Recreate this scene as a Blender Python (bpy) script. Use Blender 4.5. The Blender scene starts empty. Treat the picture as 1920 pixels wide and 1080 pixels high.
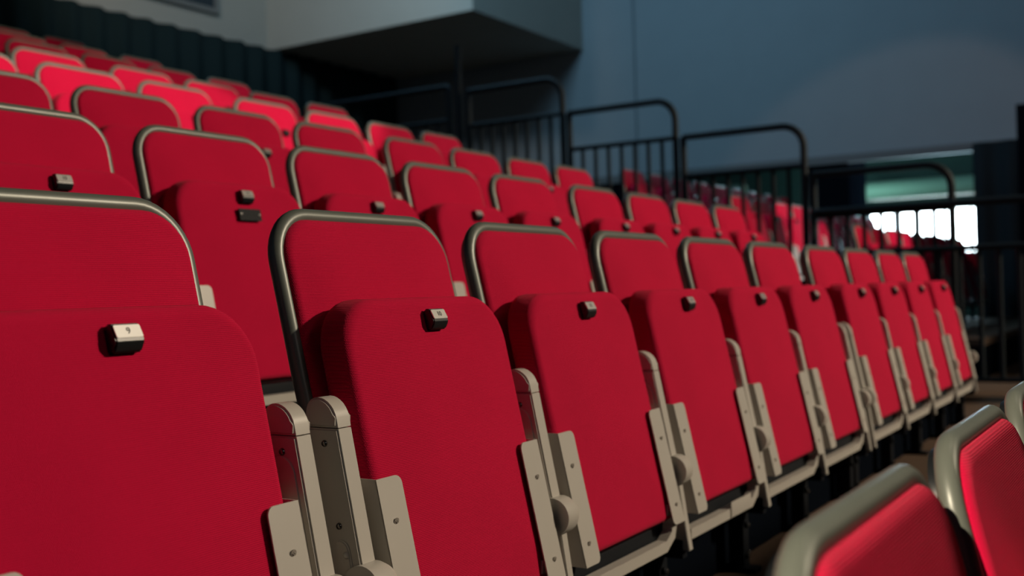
import bpy, bmesh, math, random
from mathutils import Vector, Matrix
random.seed(7)
C = bpy.context.scene.collection
PI = math.pi

# ------------------------------------------------------------------ camera
CAMZ = 1.01
YAW, PITCH, ROLL, FPX = 32.3598, 0.2501, -1.7086, 2013.17
a, b, c = map(math.radians, (YAW, PITCH, ROLL))
fw = Vector((math.cos(a)*math.cos(b), math.sin(a)*math.cos(b), math.sin(b)))
rt = Vector((math.sin(a), -math.cos(a), 0)); up = rt.cross(fw)
rt2 = rt*math.cos(c) + up*math.sin(c); up2 = -rt*math.sin(c) + up*math.cos(c)
cam_data = bpy.data.cameras.new('camera'); cam = bpy.data.objects.new('camera', cam_data); C.objects.link(cam)
M = Matrix.Identity(4)
for i in range(3):
    M[i][0] = rt2[i]; M[i][1] = up2[i]; M[i][2] = -fw[i]
M[2][3] = CAMZ
cam.matrix_world = M
cam_data.sensor_width = 36; cam_data.lens = FPX/1920*36
cam_data.clip_start = .05; cam_data.clip_end = 100
cam_data.dof.use_dof = True; cam_data.dof.focus_distance = 1.5; cam_data.dof.aperture_fstop = 3.6
bpy.context.scene.camera = cam

# ------------------------------------------------------------------ light, exposure
sc = bpy.context.scene
sc.view_settings.view_transform = 'Standard'; sc.view_settings.look = 'None'
sc.view_settings.gamma = 1; sc.view_settings.exposure = 0; sc.view_settings.use_curve_mapping = False
w = bpy.data.worlds.new('world'); sc.world = w; w.use_nodes = True
w.node_tree.nodes['Background'].inputs[0].default_value = (.10, .22, .34, 1)
w.node_tree.nodes['Background'].inputs[1].default_value = .11

def lamp(name, kind, loc, target, energy, color, size=.5, angle=None, blend=.3, size_y=None, wide=1):
    d = bpy.data.lights.new(name, kind); o = bpy.data.objects.new(name, d); C.objects.link(o)
    d.energy = energy; d.color = color
    if kind == 'AREA':
        d.size = size
        if size_y: d.shape = 'RECTANGLE'; d.size_y = size_y
    elif kind == 'SPOT':
        d.shadow_soft_size = size; d.spot_size = math.radians(angle); d.spot_blend = blend
    else: d.shadow_soft_size = size
    o.location = loc; o.scale = (wide, 1, 1)
    o.rotation_euler = (Vector(target)-Vector(loc)).to_track_quat('-Z', 'Y').to_euler()
    return o
WARM = (1, .83, .62)
lamp('stage_key_light', 'SPOT', (10.5, -11.5, 8.6), (3.6, 2.2, .9), 8600, WARM, .42, 34, .25)
lamp('stage_fill_light', 'AREA', (1.0, -7.0, 5.0), (2.4, 1.4, .6), 24, (1, .86, .78), 2.0)
lamp('house_light', 'AREA', (5.0, -1.9, 6.2), (4.4, -1.0, 0), 13, (1, .88, .72), .85)
lamp('row_beam_light', 'SPOT', (2.0, -6.0, 7.0), (3.45, 4.3, 2.0), 4600, (1, .84, .70), .05, 7.3, .25, wide=2.1)
lamp('cool_wall_light', 'AREA', (6.6, 5.6, 6.7), (13, 3.4, 3.2), 165, (.36, .70, .97), 2.0)
lamp('wall_beam_light', 'SPOT', (5.0, -4.0, 6.5), (13, 3.0, 2.1), 330, (1, .68, .55), .1, 17, .25)
lamp('booth_light', 'SPOT', (5.2, 7.4, 6.6), (10.0, 10.0, 4.6), 230, (1, .93, .84), .3, 75, .6)
lamp('far_block_light', 'SPOT', (6.5, -6.0, 6.5), (9.4, 2.9, 1.3), 4500, (1, .84, .74), .05, 7, .2)
lamp('foreground_spot_light', 'SPOT', (-4.6, .46, 3.5), (.62, .16, 1.0), 3000, WARM, .03, 9.5, .2)

# ------------------------------------------------------------------ helpers
def mat(name, col, rough=.6, metal=0, spec=.5, bump=None, noise=None, sheen=0, emit=None):
    m = bpy.data.materials.new(name); m.use_nodes = True; nt = m.node_tree; bs = nt.nodes['Principled BSDF']
    bs.inputs['Base Color'].default_value = (*col, 1); bs.inputs['Roughness'].default_value = rough
    bs.inputs['Metallic'].default_value = metal; bs.inputs['Specular IOR Level'].default_value = spec
    if sheen: bs.inputs['Sheen Weight'].default_value = sheen; bs.inputs['Sheen Roughness'].default_value = .5
    tc = nt.nodes.new('ShaderNodeTexCoord')
    if noise:
        n = nt.nodes.new('ShaderNodeTexNoise'); n.inputs['Scale'].default_value = noise[0]; n.inputs['Detail'].default_value = 5
        nt.links.new(tc.outputs['Object'], n.inputs['Vector'])
        r = nt.nodes.new('ShaderNodeMapRange'); r.inputs[3].default_value = 1-noise[1]; r.inputs[4].default_value = 1+noise[1]
        nt.links.new(n.outputs['Fac'], r.inputs[0])
        mx = nt.nodes.new('ShaderNodeVectorMath'); mx.operation = 'SCALE'; mx.inputs[0].default_value = col
        nt.links.new(r.outputs[0], mx.inputs['Scale']); nt.links.new(mx.outputs[0], bs.inputs['Base Color'])
    if bump:
        n2 = nt.nodes.new('ShaderNodeTexNoise'); n2.inputs['Scale'].default_value = bump[0]; n2.inputs['Detail'].default_value = 4
        nt.links.new(tc.outputs['Object'], n2.inputs['Vector'])
        bp = nt.nodes.new('ShaderNodeBump'); bp.inputs['Strength'].default_value = 1; bp.inputs['Distance'].default_value = bump[1]
        nt.links.new(n2.outputs['Fac'], bp.inputs['Height']); nt.links.new(bp.outputs[0], bs.inputs['Normal'])
    if emit:
        bs.inputs['Emission Color'].default_value = (*emit[0], 1); bs.inputs['Emission Strength'].default_value = emit[1]
    return m

def fabric(name, base):
    m = mat(name, base, .9, 0, .12, sheen=.10); nt = m.node_tree; bs = nt.nodes['Principled BSDF']
    bs.inputs['Sheen Tint'].default_value = (1, .42, .5, 1)
    tc = next(n for n in nt.nodes if n.type == 'TEX_COORD')
    sp = nt.nodes.new('ShaderNodeSeparateXYZ'); nt.links.new(tc.outputs['Object'], sp.inputs[0])
    def math_(op, a_, b_=None, v=None):
        n = nt.nodes.new('ShaderNodeMath'); n.operation = op; nt.links.new(a_, n.inputs[0])
        if b_ is not None: nt.links.new(b_, n.inputs[1])
        if v is not None: n.inputs[1].default_value = v
        return n.outputs[0]
    nz = nt.nodes.new('ShaderNodeTexNoise'); nz.inputs['Scale'].default_value = 60; nt.links.new(tc.outputs['Object'], nz.inputs['Vector'])
    ph = math_('MULTIPLY', nz.outputs['Fac'], v=2.2)
    rib = math_('SINE', math_('ADD', math_('MULTIPLY', sp.outputs['Z'], v=2*PI/.00235), ph))
    row = math_('MULTIPLY', math_('FLOOR', math_('DIVIDE', sp.outputs['Z'], v=.00235)), v=2.4)
    st = math_('SINE', math_('ADD', math_('ADD', math_('MULTIPLY', sp.outputs['X'], v=2*PI/.0018), row), math_('MULTIPLY', nz.outputs['Fac'], v=4)))
    h = math_('ADD', rib, math_('MULTIPLY', st, v=.6))
    fine = nt.nodes.new('ShaderNodeTexNoise'); fine.inputs['Scale'].default_value = 900; nt.links.new(tc.outputs['Object'], fine.inputs['Vector'])
    h = math_('ADD', h, math_('MULTIPLY', fine.outputs['Fac'], v=1.9))
    bp = nt.nodes.new('ShaderNodeBump'); bp.inputs['Distance'].default_value = .00026; bp.inputs['Strength'].default_value = .9
    nt.links.new(h, bp.inputs['Height']); nt.links.new(bp.outputs[0], bs.inputs['Normal'])
    big = nt.nodes.new('ShaderNodeTexNoise'); big.inputs['Scale'].default_value = 7; big.inputs['Detail'].default_value = 3
    nt.links.new(tc.outputs['Object'], big.inputs['Vector'])
    r = nt.nodes.new('ShaderNodeMapRange'); r.inputs[1].default_value = -1.4; r.inputs[2].default_value = 2.6; r.inputs[3].default_value = .62; r.inputs[4].default_value = 1.40
    nt.links.new(h, r.inputs[0])
    r2 = nt.nodes.new('ShaderNodeMapRange'); r2.inputs[3].default_value = .9; r2.inputs[4].default_value = 1.1
    nt.links.new(big.outputs['Fac'], r2.inputs[0])
    s = math_('MULTIPLY', r.outputs[0], r2.outputs[0])
    mx = nt.nodes.new('ShaderNodeVectorMath'); mx.operation = 'SCALE'; mx.inputs[0].default_value = base
    nt.links.new(s, mx.inputs['Scale']); nt.links.new(mx.outputs[0], bs.inputs['Base Color'])
    return m

RED = fabric('red_fabric', (.535, .0032, .042))
TUBE = mat('tube_enamel', (.125, .142, .122), .38, .12, .5, noise=(14, .12))
BEIGE = mat('beige_enamel', (.47, .445, .40), .36, 0, .5, noise=(9, .05), bump=(300, .00004))
BLACK = mat('black_plastic', (.010, .012, .014), .35, 0, .5)
DARK = mat('dark_underframe', (.005, .007, .010), .6, 0, .15, noise=(12, .3))
SILVER = mat('silver_plate', (.72, .70, .66), .3, .8, .5)
INK = mat('number_ink', (.015, .015, .015), .5)
SCREW = mat('dark_screw', (.16, .15, .14), .25, .9)
SCREWL = mat('beige_screw', (.40, .37, .33), .3, .4)
FLOOR = mat('brown_carpet', (.10, .066, .046), .95, 0, .1, noise=(60, .25), bump=(220, .002))
RISER = mat('black_riser', (.0035, .005, .008), .9, 0, 0)
RAILM = mat('black_rail_paint', (.008, .014, .018), .6, 0, .25)
WALLM = mat('grey_blue_wall', (.30, .33, .35), .85, 0, .2, noise=(3, .05), bump=(60, .001))
BOOTHM = mat('pale_booth_wall', (.44, .42, .37), .8, 0, .2, noise=(3, .05))
DRAPE = mat('black_drape', (.016, .022, .026), .95, 0, .1)
GLOW = mat('daylight_pane', (.8, .9, 1), .5, emit=((.80, .95, 1), 14))
PIPE = mat('pale_green_duct', (.35, .50, .44), .5)
TEAL = mat('teal_wall', (.035, .075, .078), .8)

def mesh_obj(name, bm, m, parent=None, smooth=True, angle=40):
    bmesh.ops.recalc_face_normals(bm, faces=bm.faces)
    me = bpy.data.meshes.new(name); bm.to_mesh(me); bm.free()
    me.materials.append(m)
    if smooth:
        me.shade_smooth()
        try: me.set_sharp_from_angle(angle=math.radians(angle))
        except Exception: pass
    o = bpy.data.objects.new(name, me); C.objects.link(o)
    if parent: o.parent = parent
    return o
def tag(o, label=None, cat=None, group=None, kind=None):
    if label: o['label'] = label
    if cat: o['category'] = cat
    if group: o['group'] = group
    if kind: o['kind'] = kind
    return o
def empty(name, loc, rz=0):
    o = bpy.data.objects.new(name, None); C.objects.link(o); o.location = loc; o.rotation_euler = (0, 0, rz)
    o.empty_display_size = .1
    return o
def box(bm, x0, x1, y0, y1, z0, z1, bev=0):
    vs = [bm.verts.new((x, y, z)) for x in (x0, x1) for y in (y0, y1) for z in (z0, z1)]
    fs = [bm.faces.new([vs[i] for i in q]) for q in ((0, 1, 3, 2), (4, 6, 7, 5), (0, 4, 5, 1), (2, 3, 7, 6), (0, 2, 6, 4), (1, 5, 7, 3))]
    if bev:
        es = list({e for f in fs for e in f.edges})
        bmesh.ops.bevel(bm, geom=es, offset=bev, segments=2, affect='EDGES', profile=.6)
    return vs
def tube(bm, pts, r, n=14, cap=True):
    pts = [Vector(p) for p in pts]; rings = []; ref = None
    for i, p in enumerate(pts):
        t = (pts[min(i+1, len(pts)-1)]-pts[max(i-1, 0)]).normalized()
        if ref is None: ref = t.orthogonal().normalized()
        ref = (ref - t*ref.dot(t)).normalized(); bi = t.cross(ref)
        rings.append([bm.verts.new(p+(ref*math.cos(2*PI*k/n)+bi*math.sin(2*PI*k/n))*r) for k in range(n)])
    for i in range(len(rings)-1):
        for k in range(n): bm.faces.new((rings[i][k], rings[i][(k+1) % n], rings[i+1][(k+1) % n], rings[i+1][k]))
    if cap: bm.faces.new(rings[0][::-1]); bm.faces.new(rings[-1])
def arc(cx, cz, r, a0, a1, n=8):
    return [(cx+r*math.cos(math.radians(a0+(a1-a0)*i/n)), cz+r*math.sin(math.radians(a0+(a1-a0)*i/n))) for i in range(n+1)]
def rrect(x0, x1, z0, z1, rb, rtop, n=8):
    return (arc(x1-rtop, z1-rtop, rtop, 0, 90, n)+arc(x0+rtop, z1-rtop, rtop, 90, 180, n)
            + arc(x0+rb, z0+rb, rb, 180, 270, n)+arc(x1-rb, z0+rb, rb, 270, 360, n))
def prism(bm, poly, y0, y1, fn=lambda p: p):
    A = [bm.verts.new(fn(Vector((x, y0, z)))) for x, z in poly]; B = [bm.verts.new(fn(Vector((x, y1, z)))) for x, z in poly]
    n = len(poly)
    for i in range(n): bm.faces.new((A[i], A[(i+1) % n], B[(i+1) % n], B[i]))
    fa = bm.faces.new(A[::-1]); fb = bm.faces.new(B)
    return fa, fb
def pillow(bm, hw, z0, z1, rb, rtop, thick, er, dome, fn):
    """upholstered pad: rounded outline in x-z, front face towards -y, rolled edges"""
    rings = []
    def ring(ins, y):
        return [(x, y, z) for x, z in rrect(-hw+ins, hw-ins, z0+ins, z1-ins, max(.004, rb-ins*.8), max(.004, rtop-ins*.8), 9)]
    rings.append(ring(er*.5, 0)); rings.append(ring(er*.12, -.004)); rings.append(ring(0, -.012))
    rings.append(ring(0, -(thick-er)))
    for k in range(1, 8):
        t = k/7*PI/2
        rings.append(ring(er*(1-math.cos(t)), -(thick-er)-er*math.sin(t)*.92))
    cz = (z0+z1)/2; base = rings[-1]
    for s in (.94, .85, .72, .55, .36, .16):
        yy = -(thick-er)-er*.92 - dome*(1-s*s)
        rings.append([(x*s, yy, cz+(z-cz)*s) for x, _, z in base])
    vr = [[bm.verts.new(fn(Vector(p))) for p in r_] for r_ in rings]
    n = len(vr[0])
    for i in range(len(vr)-1):
        for k in range(n): bm.faces.new((vr[i][k], vr[i][(k+1) % n], vr[i+1][(k+1) % n], vr[i+1][k]))
    bm.faces.new(vr[0][::-1]); bm.faces.new(vr[-1])
def disc(bm, c_, ax, r, h, n=16, dome=0):
    """short cylinder starting at c_ along axis ax"""
    ax = Vector(ax).normalized(); ref = ax.orthogonal().normalized(); bi = ax.cross(ref); c_ = Vector(c_)
    prof = [(r, 0), (r, h*.75), (r*.8, h)] if not dome else [(r, 0), (r*.92, h*.5), (r*.65, h*.85), (r*.3, h)]
    rg = [[bm.verts.new(c_+ax*z+(ref*math.cos(2*PI*k/n)+bi*math.sin(2*PI*k/n))*q) for k in range(n)] for q, z in prof]
    for i in range(len(rg)-1):
        for k in range(n): bm.faces.new((rg[i][k], rg[i][(k+1) % n], rg[i+1][(k+1) % n], rg[i+1][k]))
    bm.faces.new(rg[0][::-1]); bm.faces.new(rg[-1])

# ------------------------------------------------------------------ the seat
HW = .217; TOPZ = .86; REC = .235
def back_fn(p): return Vector((p.x, p.y-(TOPZ-p.z)*REC, p.z))
SEAT_S = .217
def pan_y(z): return -.150-(.687-z)*SEAT_S
def pan_fn(off): return lambda p: Vector((p.x, p.y+pan_y(p.z)+off, p.z))
PT = .058                                            # thickness of the folded pan
meshes = {}
def part(key, name, build, m, parent, **kw):
    """first use builds the mesh, later uses share it"""
    if key not in meshes:
        bm = bmesh.new(); build(bm); o = mesh_obj(name, bm, m, parent, **kw); meshes[key] = o.data
        return o
    o = bpy.data.objects.new(name, meshes[key]); C.objects.link(o); o.parent = parent
    return o

def b_frame(bm):
    r = .0125; h = HW-r; R = .072; zt = TOPZ-r
    pts = [(-h+.006, .38), (-h, .60)]+arc(-h+R, zt-R, R, 180, 90, 10)+arc(h-R, zt-R, R, 90, 0, 10)+[(h, .60), (h-.006, .38)]
    tube(bm, [back_fn(Vector((x, 0, z))) for x, z in pts], r, 16)
def b_cushion(bm):
    pillow(bm, .201, .36, TOPZ-.018, .02, .062, .037, .013, .016, lambda p: back_fn(p+Vector((0, .014, 0))))
def b_shell(bm):
    prism(bm, rrect(-.200, .200, .37, TOPZ-.02, .02, .06), .012, .020, back_fn)
def b_pan(bm):
    pillow(bm, .207, .245, .718, .016, .078, PT, .015, .007, pan_fn(PT+.004))
def b_base(bm):                                      # underside edge board of the folded pan
    prism(bm, rrect(-.188, .188, .255, .69, .02, .05), PT-.002+.004, PT+.004+.004, pan_fn(0))
def plate(s):
    def f(bm):
        x0, x1 = .160, .214; z0, z1 = .238, .470; t = .0024; n = 5
        # front leaf with rounded inner corners, bend, side leaf
        poly = [(x1, z0)]+[(x1, z1)]+arc(x0+.012, z1-.012, .012, 90, 180, n)+arc(x0+.012, z0+.012, .012, 180, 270, n)
        poly = [(s*x, z) for x, z in poly]
        if s < 0: poly = poly[::-1]
        prism(bm, poly, -.0035-t, -.0035, pan_fn(0))
        side = [(-.0055, z0), (-.0055, z1), (.024, z1)]+[]+[(.036, z1-.016), (.036, z0+.016), (.024, z0)]
        A = [bm.verts.new(pan_fn(0)(Vector((s*x1, y, z)))) for y, z in side]
        B = [bm.verts.new(pan_fn(0)(Vector((s*(x1-t), y, z)))) for y, z in side]
        k = len(side)
        for i in range(k): bm.faces.new((A[i], A[(i+1) % k], B[(i+1) % k], B[i]))
        bm.faces.new(A); bm.faces.new(B[::-1])
    return f
def pscrew(s, z):
    def f(bm):
        c_ = Vector((s*.189, pan_y(z)-.0060, z)); ax = Vector((0, -1, -SEAT_S))
        disc(bm, c_, ax, .0052, .0014, 16)
        box(bm, c_.x-.003, c_.x+.003, c_.y-.0022, c_.y-.0010, c_.z-.0007, c_.z+.0007)
        box(bm, c_.x-.0007, c_.x+.0007, c_.y-.0022, c_.y-.0010, c_.z-.003, c_.z+.003)
    return f
# arm: leaning slab between the seats
AT, AD = .0152, .054
def arm_y(z): return -.182-(.54-z)*.20
def arm_fn(p): return Vector((p.x, p.y+arm_y(p.z), p.z))
def side_poly(bm, poly, x0, x1, bev=.0025):
    A = [bm.verts.new(arm_fn(Vector((x0, y, z)))) for y, z in poly]; B = [bm.verts.new(arm_fn(Vector((x1, y, z)))) for y, z in poly]
    n = len(poly); es = []
    for i in range(n): bm.faces.new((A[i], A[(i+1) % n], B[(i+1) % n], B[i]))
    f1 = bm.faces.new(A[::-1]); f2 = bm.faces.new(B)
    if bev: bmesh.ops.bevel(bm, geom=list(f1.edges)+list(f2.edges), offset=bev, segments=3, affect='EDGES')
def b_arm(sx, inset):
    def f(bm):
        x = sx
        side_poly(bm, [(0, .34), (0, .545), (AD, .545), (AD, .34)], x-AT, x+AT)
        # raised panel on the side that carries one
        side_poly(bm, [(y+.004, z) for y, z in arc(AD/2, .50, .020, 0, 180, 10)]+[(AD/2-.016, .36), (AD/2+.024, .36)], x+inset*(AT+.0022), x+inset*(AT-.004), .0012)
    return f
def b_cap(sx):
    def f(bm):
        side_poly(bm, [(AD, .5465)]+arc(AD/2, .560, AD/2, 0, 180, 14)+[(0, .5465)], sx-AT-.0006, sx+AT+.0006, .003)
    return f
def b_ascrew(sx, z, s):
    def f(bm): disc(bm, arm_fn(Vector((sx+s*AT, AD*.5, z))), (s, 0, 0), .0048, .0042, 14, dome=1)
    return f
def b_hub(sx):
    def f(bm):
        y = -.232+.010; z = .336
        disc(bm, (sx-.0235, y, z), (1, 0, 0), .032, .047, 28)
        disc(bm, (sx-.019, y+.028, .378), (-1, 0, 0), .005, .004, 12, dome=1)
        # little ear that clasps the slab above the hub
        side_poly(bm, [(yy+AD*.5, zz) for yy, zz in arc(0, .385, .012, 0, 180, 8)]+[(AD*.5-.012, .35), (AD*.5+.012, .35)], sx-.019, sx+.019, .002)
    return f
def b_leg(sx):
    def f(bm):
        A = [(-.226, .335), (-.250, .168), (-.185, .166), (-.16, .335)]
        for t in (0,):
            P = [bm.verts.new((sx-.010, y, z)) for y, z in A]; Q = [bm.verts.new((sx+.010, y, z)) for y, z in A]
            for i in range(4): bm.faces.new((P[i], P[(i+1) % 4], Q[(i+1) % 4], Q[i]))
            bm.faces.new(P[::-1]); bm.faces.new(Q)
        bmesh.ops.bevel(bm, geom=list(bm.edges), offset=.0015, segments=2, affect='EDGES')
    return f
def b_bracket(sx):
    def f(bm):
        box(bm, sx-.02, sx+.02, -.185, -.145, .012, .22, .003)
        box(bm, sx-.024, sx+.024, -.215, -.11, 0, .012, .002)
        box(bm, sx-.012, sx+.012, -.235, -.185, .15, .19, .002)
        for z in (.04, .12): disc(bm, (sx-.006, -.187, z), (0, -1, 0), .007, .006, 10)
    return f
def b_strip(bm):                                     # pale lower lip of the seat rail, turned up at its right end
    yf, yb = -.240, -.218
    path = [(-.224, .196), (.150, .196), (.184, .214), (.192, .236), (.186, .262), (.160, .268)]
    wd = .011; n = len(path); up_, lo = [], []
    for i, (x, z) in enumerate(path):
        p0 = Vector(path[max(i-1, 0)]); p1 = Vector(path[min(i+1, n-1)]); t = (p1-p0).normalized(); nn = Vector((-t.y, t.x))
        up_.append((x+nn.x*wd, z+nn.y*wd)); lo.append((x-nn.x*wd, z-nn.y*wd))
    fs = []
    for i in range(n-1):
        q = [lo[i], lo[i+1], up_[i+1], up_[i]]
        A = [bm.verts.new((x, yf, z)) for x, z in q]; B = [bm.verts.new((x, yb, z)) for x, z in q]
        for k in range(4): bm.faces.new((A[k], A[(k+1) % 4], B[(k+1) % 4], B[k]))
        bm.faces.new(A); bm.faces.new(B[::-1])
    bmesh.ops.remove_doubles(bm, verts=bm.verts, dist=1e-5)
def b_beam(bm):
    box(bm, -.222, .222, -.214, -.13, .176, .232, .004)
def b_tagbody(bm):
    # housing: slanted top face up-front, black front
    z = .686; y = pan_y(z)
    prof = [(.004, z+.014), (-.006, z+.014), (-.0155, z-.003), (-.0155, z-.008), (-.010, z-.018), (.004, z-.020)]
    A = [bm.verts.new((-.0190, y+a_, b_)) for a_, b_ in prof]; B = [bm.verts.new((.0190, y+a_, b_)) for a_, b_ in prof]
    n = len(prof)
    for i in range(n): bm.faces.new((A[i], A[(i+1) % n], B[(i+1) % n], B[i]))
    bm.faces.new(A[::-1]); bm.faces.new(B)
    bmesh.ops.bevel(bm, geom=list(bm.edges), offset=.0018, segments=2, affect='EDGES')
TZ = .686
TA = Vector((0, pan_y(TZ)-.006, TZ+.014)); TB = Vector((0, pan_y(TZ)-.0155, TZ-.003))
TU = (TA-TB).normalized(); TN = Vector((1, 0, 0)).cross(TU).normalized()
TC = (TA+TB)/2
def b_tagplate(bm):
    L = (TA-TB).length/2-.0018
    def P(x, u, n_): v = TC+TU*u+TN*n_; return bm.verts.new((x, v.y, v.z))
    poly = rrect(-.0174, .0174, -L, L, .002, .002, 3)
    A = [P(x, u, -.001) for x, u in poly]; B = [P(x, u, .0008) for x, u in poly]
    n = len(poly)
    for i in range(n): bm.faces.new((A[i], A[(i+1) % n], B[(i+1) % n], B[i]))
    bm.faces.new(A); bm.faces.new(B)
def digits(txt, parent):
    cu = bpy.data.curves.new('number', 'FONT'); cu.body = txt; cu.size = .0112; cu.align_x = 'CENTER'; cu.align_y = 'CENTER'; cu.extrude = .0002
    o = bpy.data.objects.new('number', cu); C.objects.link(o)
    bpy.context.view_layer.update()
    me = bpy.data.meshes.new_from_object(o.evaluated_get(bpy.context.evaluated_depsgraph_get()))
    bpy.data.objects.remove(o)
    mt = Matrix.Identity(4)
    for i in range(3): mt[i][0] = (1, 0, 0)[i]; mt[i][1] = TU[i]; mt[i][2] = TN[i]; mt[i][3] = (TC+TN*.0011)[i]
    me.transform(mt); me.materials.clear(); me.materials.append(INK)
    o = bpy.data.objects.new('number', me); C.objects.link(o); o.parent = parent
    return o
def b_plaque(bm):
    fn = pan_fn(0); z = .640
    prism(bm, rrect(-.035, .035, z-.0145, z+.014, .002, .002, 3), -.0085, -.004, fn)
def b_plscrew(s):
    def f(bm):
        z = .640; disc(bm, (s*.029, pan_y(z)-.0085, z), (0, -1, -SEAT_S), .0032, .0014, 12)
    return f

def make_seat(left, number=None, plaque=False, detail=True):
    t = empty('theatre_seat', (0, 0, 0))
    part('frame', 'back_frame', b_frame, TUBE, t)
    part('cush', 'back_cushion', b_cushion, RED, t, angle=80)
    part('shell', 'back_shell', b_shell, BLACK, t)
    pan = part('pan', 'seat_cushion', b_pan, RED, t, angle=80)
    part('base', 'seat_base', b_base, BLACK, t)
    for s in (-1, 1):
        p = part('plate%d' % s, 'hinge_plate', plate(s), BEIGE, t)
        if detail:
            for z in (.41, .275):
                part('ps%d%d' % (s, int(z*1000)), 'screw', pscrew(s, z), SCREWL, p)
    for sx, key in ((.25, 'R'), (-.25, 'L')):
        if key == 'L' and not left: continue
        ar = part('arm'+key, 'armrest', b_arm(sx, -1 if key == 'R' else 1), BEIGE, t)
        part('cap'+key, 'armrest_cap', b_cap(sx), BEIGE, ar)
        if detail:
            for z in (.525, .415):
                part('as%s%d' % (key, int(z*1000)), 'screw', b_ascrew(sx, z, -1), SCREW, ar)
        part('hub'+key, 'hinge_hub', b_hub(sx), BEIGE, t)
        part('leg'+key, 'leg', b_leg(sx), BEIGE, t)
        bk = part('brk'+key, 'floor_bracket', b_bracket(sx), DARK, t)
        if number:
            for q, z in enumerate((.045, .115, .17)):
                part('bolt%s%d' % (key, q), 'bolt', (lambda bm, z=z, sx=sx: disc(bm, (sx+.006, -.187 if z < .15 else -.236, z), (0, -1, 0), .006, .005, 12)), SCREW, bk)
    part('strip', 'rail_lip', b_strip, BEIGE, t)
    if number == '12':
        part('joint', 'joint_plate', lambda bm: box(bm, .005, .135, -.243, -.2405, .187, .222, .001), BEIGE, t)
    part('beam', 'seat_rail', b_beam, DARK, t)
    tb = part('tagb', 'number_tag', b_tagbody, BLACK, t)
    if detail: part('tagp', 'tag_plate', b_tagplate, SILVER, tb)
    if number: digits(number, tb)
    if plaque:
        pl = part('plq', 'plaque', b_plaque, DARK, t); pl['label'] = 'small dark plaque with two pale screws'
        for s in (-1, 1): part('plqs%d' % s, 'screw', b_plscrew(s), SILVER, pl)
    return t
def copy_tree(o, parent=None):
    c_ = o.copy(); C.objects.link(c_)
    if parent: c_.parent = parent
    for ch in list(o.children): copy_tree(ch, c_)
    return c_

P = .5
def col_x(c_): return 1.355+(c_-10)*P+(.067 if c_ > 14 else 0)-(.080 if c_ < 10 else 0)
Y0, SY, RISE = .227, .929, .2886
def row_y(n): return Y0+SY*n
def row_z(n): return RISE*n
ORD = ['zeroth', 'first', 'second', 'third', 'fourth', 'fifth', 'sixth', 'seventh', 'eighth', 'ninth', 'tenth', 'eleventh', 'twelfth']
first_col = {0: 9, 1: 9, 2: 10, 3: 11, 4: 12, 5: 13, 6: 14, 7: 15, 8: 16}
near_proto = {}; far_proto = {}
seats_made = []
for n in range(0, 9):
    for c_ in range(first_col[n], 12 if n == 0 else 19):
        left = c_ in (10, 15) and n > 0
        special = (n == 1 and c_ < 14) or (n == 2 and c_ in (10, 11))
        if special:
            t = make_seat(left, number=str(c_), plaque=(n == 2 and c_ in (10, 11)))
        else:
            det = n < 4
            key = (left, det)
            if key not in near_proto: near_proto[key] = t = make_seat(left, detail=det)
            else: t = copy_tree(near_proto[key])
        t.location = (col_x(c_)+(.075 if n == 0 and c_ == 9 else 0), row_y(n), row_z(n)-(.012 if n == 0 else 0))
        k = 19-c_
        if n == 0:
            lab = {9: 'red seat with grey tube frame, nearest and most blurred at lower right corner',
                   10: 'red seat with grey tube frame, middle of the blurred ones at lower right',
                   11: 'red seat at right edge whose dark tube tip peeks past the blurred row'}[c_]
            grp = 'foreground theatre seats'
        else:
            if special and n == 1:
                lab = 'folded red theatre seat with number %d tag, %s from left in the front full row' % (c_, ORD[c_-8])
            elif special:
                lab = 'folded red theatre seat with dark plaque, %s row up, %s from the left' % (ORD[n], ORD[c_-9])
            else:
                lab = 'folded red theatre seat, %s full row up, %s from the aisle end at right' % (ORD[n], ORD[k])
            grp = 'red theatre seats in row %s' % ORD[n]
        tag(t, lab, 'seat', grp)
# the block beyond the aisle railing
FX0, FN = 8.12, 9
for n in range(2, 5):
    for k in range(FN):
        key = (False, False)
        t = copy_tree(near_proto[key])
        t.location = (FX0+k*P, row_y(n), row_z(n))
        tag(t, 'folded red theatre seat beyond the railings, %s row up, %s from the aisle side' % (ORD[n], ORD[k+1]), 'seat', 'red theatre seats beyond the railings')

# ------------------------------------------------------------------ stepped floor
def steps(name, x0, x1, n0, n1, ystart=None):
    bm = bmesh.new(); bmr = bmesh.new()
    for n in range(n0, n1+1):
        ya = row_y(n-1)+.12; yb = row_y(n)+.12
        if n == n0 and ystart is not None: ya = ystart
        if n == n1: yb = 10.2
        z = row_z(n)-(.012 if n == 0 else 0); box(bm, x0, x1, ya, yb, z-.05, z)
        box(bmr, x0, x1, ya+.012, yb, row_z(n0)-.9 if n > n0 else z-.9, z-.05)
    o = mesh_obj(name, bm, FLOOR, smooth=False); tag(o, kind='structure')
    return bmr
r1 = steps('floor', -2.5, 7.35, 0, 8, -3.0)
tag(mesh_obj('trim_1', r1, RISER, smooth=False), kind='structure')
r2 = steps('floor_far_block', 8.3, 13.0, 2, 8)
tag(mesh_obj('trim_2', r2, RISER, smooth=False), kind='structure')
bm = bmesh.new(); box(bm, 7.35, 19, -3, 1.28, row_z(1)-.25, row_z(1)); box(bm, 7.35, 13, -3, .3, -1, row_z(1)-.25)
tag(mesh_obj('floor_aisle', bm, FLOOR, smooth=False), kind='structure')
bm = bmesh.new()
for n in range(1, 9): box(bm, col_x(first_col[n])-.26, 5.92, row_y(n)-.125, row_y(n)-.105, row_z(n), row_z(n)+.175)
tag(mesh_obj('trim_3', bm, RISER, smooth=False), kind='structure')

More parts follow.
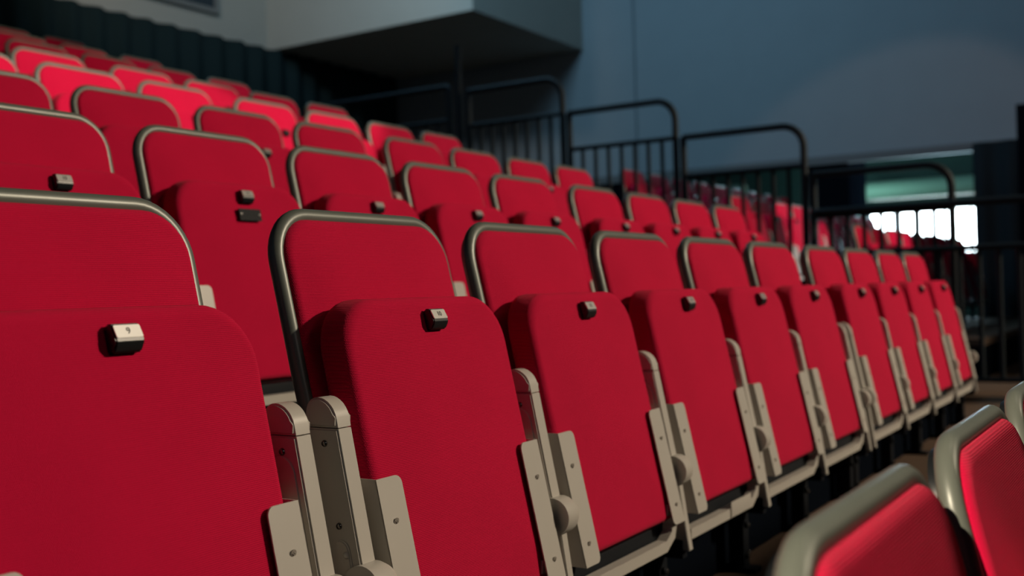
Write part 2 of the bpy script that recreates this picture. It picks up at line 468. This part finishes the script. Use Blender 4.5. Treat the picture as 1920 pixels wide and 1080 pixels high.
# ------------------------------------------------------------------ guard rails along the aisle
GX = 7.2
def guard(n, ytail=None, name='guard_rail', gx=GX, top=None, y0=None, y1=None, zb=None, label='', square=False):
    if n == 2: top = .735+CAMZ
    top = top if top is not None else 1.08+CAMZ+.2825*(n-3)
    y0 = y0 if y0 is not None else 2.195+.93*(n-3)
    y1 = y1 if y1 is not None else y0+.872
    zb = zb if zb is not None else row_z(n)
    t = empty(name, (gx, y0, zb)); R = .15
    def W(y, z): return (0, y-y0, z-zb)
    bm = bmesh.new(); arcp = [W(y, z) for y, z in arc(y0+(.03 if square else R), top-(.03 if square else R), .03 if square else R, 180, 90, 10)]
    tube(bm, [W(y0, zb)]+arcp+[W(y1, top)], .024, 12); mesh_obj('top_rail', bm, RAILM, t)
    bm = bmesh.new(); tube(bm, [W(y1, zb), W(y1, top)], .024, 12); mesh_obj('post', bm, RAILM, t)
    bm = bmesh.new(); tube(bm, [W(y0, top-.28), W(y1, top-.28)], .019, 10); mesh_obj('mid_rail', bm, RAILM, t)
    bm = bmesh.new(); tube(bm, [W(y0, zb+.10), W(y1, zb+.10)], .016, 10); mesh_obj('bottom_rail', bm, RAILM, t)
    k = int(round((y1-y0)/.112)); first = None
    for i in range(1, k):
        y = y0+(y1-y0)*i/k
        if first is None:
            bm = bmesh.new(); tube(bm, [(0, 0, .10), (0, 0, top-.28-zb)], .0155, 8); first = o = mesh_obj('baluster', bm, RAILM, t)
        else: o = first.copy(); C.objects.link(o)
        o.location = (0, y-y0, 0)
    return tag(t, label, 'railing', 'aisle guard rails')
for n, lb in ((2, 'lowest curved black guard rail in front of the bright opening'),
              (3, 'black guard rail with curved end, rightmost against the blue wall'),
              (4, 'black guard rail with curved end, middle one against the blue wall'),
              (5, 'black guard rail with curved end, upper left below the overhanging box')):
    guard(n, label=lb)
g = guard(6, top=1.71+CAMZ, y0=5.12, y1=6.4, square=True, label='dark straight guard rail in shadow beside the tall pole')
g = guard(1, gx=7.12, top=.475+CAMZ, y0=-.25, y1=2.12, zb=row_z(1), label='long straight black guard rail at right in front of bright window')
bm = bmesh.new(); tube(bm, [(0, 0, 0), (0, 0, 1.60)], .026, 12)
tag(mesh_obj('pole', bm, RAILM), 'tall black pole standing beside the upper guard rail', 'pole').location = (GX, 5.02, row_z(5)+.0)
bpy.data.objects['pole'].scale = (1, 1, 1)

# ------------------------------------------------------------------ side wall with opening, booth, back wall
WX = 13.0; ZB = 1.53+CAMZ
bm = bmesh.new(); box(bm, WX, WX+.8, -3, 10.8, ZB, 8.2)
tag(mesh_obj('wall_right', bm, WALLM, smooth=False), kind='structure')
bm = bmesh.new()                                     # vertical panel joints
for y in (6.18, -1.2): box(bm, WX-.012, WX, y, y+.03, ZB, 8.2)
tag(mesh_obj('trim_4', bm, mat('joint_grey', (.16, .19, .21), .8), smooth=False), kind='structure')
bm = bmesh.new(); box(bm, WX-.05, WX+.001, -3, 10.8, ZB-.10, ZB)
tag(mesh_obj('trim_5', bm, mat('edge_grey', (.15, .15, .15), .7), smooth=False), kind='structure')
bm = bmesh.new()
box(bm, WX, WX+.8, 3.43, 3.95, 0, ZB)                # column
box(bm, WX, WX+.8, 6.0, 10.6, 0, ZB)
tag(mesh_obj('wall_lower_right', bm, RISER, smooth=False), kind='structure')
ZK = 3.30+CAMZ
bm = bmesh.new(); box(bm, 10.33, WX, 6.97, 10.27, ZK, 8.2)
tag(mesh_obj('wall_booth', bm, BOOTHM, smooth=False), kind='structure')
bm = bmesh.new(); box(bm, -4, WX+.8, 10.27, 10.6, ZK, 8.2)
tag(mesh_obj('wall_back', bm, BOOTHM, smooth=False), kind='structure')
bm = bmesh.new(); box(bm, -4, WX+.8, 10.62, 10.75, 1.5, ZK+.1)
tag(mesh_obj('wall_back_lower', bm, DRAPE, smooth=False), kind='structure')
bm = bmesh.new(); box(bm, -4, WX+.8, -10, 10.6, 8.2, 8.4)
tag(mesh_obj('ceiling', bm, RISER, smooth=False), kind='structure')
t = empty('window_1', (8.35, 10.25, ZK+.36))
tag(t, kind='structure')
bm = bmesh.new(); box(bm, -2.0, 1.05, -.01, .02, 0, 1.2); mesh_obj('window_pane', bm, mat('dark_glass', (.02, .035, .05), .12), t, smooth=False)
bm = bmesh.new()
for q in ((-2.06, 1.11, -.03, .02, -.06, 0), (-2.06, 1.11, -.03, .02, 1.2, 1.26), (-2.06, -2.0, -.03, .02, 0, 1.2), (1.05, 1.11, -.03, .02, 0, 1.2)): box(bm, *q)
mesh_obj('window_frame', bm, mat('booth_frame', (.22, .22, .21), .6), t, smooth=False)

# ------------------------------------------------------------------ back curtain with folds
def curtain(name, p0, p1, z0, z1, amp, wl, label, seed=1, m=DRAPE):
    rnd = random.Random(seed); p0 = Vector(p0); p1 = Vector(p1); L = (p1-p0).length; d = (p1-p0)/L; nn = Vector((-d.y, d.x))
    N = int(L/wl*10); bm = bmesh.new(); rows = []
    ph = [rnd.uniform(.8, 1.2) for _ in range(N+1)]
    for zi in range(5):
        z = z0+(z1-z0)*zi/4; row = []
        for side in (0, 1):
            row.append([])
            for i in range(N+1):
                s = L*i/N; off = amp*ph[i//10]*math.sin(2*PI*s/wl+.6*math.sin(s*1.7))*(1-.35*zi/4)+side*.012
                q = p0+d*s+nn*off; row[side].append(bm.verts.new((q.x, q.y, z)))
        rows.append(row)
    for zi in range(4):
        for side in (0, 1):
            for i in range(N):
                A, B = rows[zi][side], rows[zi+1][side]; bm.faces.new((A[i], A[i+1], B[i+1], B[i]))
    for zi in (0, 4):
        for i in range(N): bm.faces.new((rows[zi][0][i], rows[zi][0][i+1], rows[zi][1][i+1], rows[zi][1][i]))
    for i in (0, N):
        for zi in range(4): bm.faces.new((rows[zi][0][i], rows[zi+1][0][i], rows[zi+1][1][i], rows[zi][1][i]))
    return tag(mesh_obj(name, bm, m, angle=180), label, 'curtain')
CURT = mat('dark_green_drape', (.012, .024, .026), .95, 0, .1)
curtain('curtain', (3.6, 10.1), (12.9, 10.1), row_z(8), ZK-.02, .06, .34, 'dark pleated curtain behind the top rows under the pale back wall', 3, CURT)
curtain('curtain', (WX-.12, -2.6), (WX-.12, 2.03), row_z(1), ZB-.02, .05, .3, 'black drape filling the wall below right of the bright window', 5)
curtain('curtain', (10.2, -.9), (10.2, 1.25), row_z(1), 1.50+CAMZ, .05, .36, 'narrow dark drape standing at the right edge of the picture', 8, mat('black_serge', (.006, .006, .008), .95, 0, 0))

# ------------------------------------------------------------------ hall beyond the opening
bm = bmesh.new(); box(bm, WX+.8, 19.0, -3, 14, .1, .2)
tag(mesh_obj('floor_far_hall', bm, FLOOR, smooth=False), kind='structure')
bm = bmesh.new()
box(bm, 18.6, 18.9, -3, 3.0-.4, 0, 4.2); box(bm, 18.6, 18.9, 2.6, 14, 1.16+CAMZ, 4.2)
box(bm, 18.6, 18.9, 2.6, 14, 0, .45+CAMZ); box(bm, 18.6, 18.9, 4.62, 14, .45+CAMZ, 1.16+CAMZ)
box(bm, WX+.8, 18.9, -3, 14, 4.2, 4.3); box(bm, WX+.8, 18.9, 13.9, 14, 0, 4.2); box(bm, WX+.8, 18.9, -3, -2.9, 0, 4.2)
tag(mesh_obj('wall_far_hall', bm, TEAL, smooth=False), kind='structure')
t = empty('window_2', (18.7, 2.6, .45+CAMZ)); tag(t, kind='structure')
bm = bmesh.new(); box(bm, .02, .05, 0, 2.02, 0, .71); mesh_obj('window_pane', bm, GLOW, t, smooth=False)
bm = bmesh.new()
for i in range(6): box(bm, -.03, .02, i*.40-.018, i*.40+.018, 0, .71)
mesh_obj('window_frame', bm, RAILM, t, smooth=False)
bm = bmesh.new(); tube(bm, [(17.8, 2.3, 1.46+CAMZ), (17.8, 4.52, 1.46+CAMZ)], .15, 24)
tag(mesh_obj('duct', bm, PIPE), 'pale green horizontal duct above the bright window', 'duct')
bm = bmesh.new(); tube(bm, [(17.6, 6.4, 1.62+CAMZ), (17.6, 7.3, 1.62+CAMZ)], .12, 20)
tag(mesh_obj('duct', bm, PIPE), 'short teal duct glimpsed through the opening left of the black column', 'duct')
lamp('added_duct_light', 'AREA', (16.4, 4.6, 1.25+CAMZ), (17.8, 4.2, 1.46+CAMZ), 12, (.5, 1, .85), .6)  # unseen teal light added to brighten the duct
lamp('added_soffit_light', 'AREA', (15.6, 2.75, 1.55), (13.4, 2.75, 2.54), 150, (.55, .85, 1), .8)  # added stand-in for the window daylight on the soffit, no real lamp

bm = bmesh.new(); box(bm, -1.2, 4.2, -.74, -.66, -.05, 1.42)  # unseen wall added behind the camera to shade the foreground seats
tag(mesh_obj('wall_light_blocker', bm, RISER, smooth=False), kind='structure')
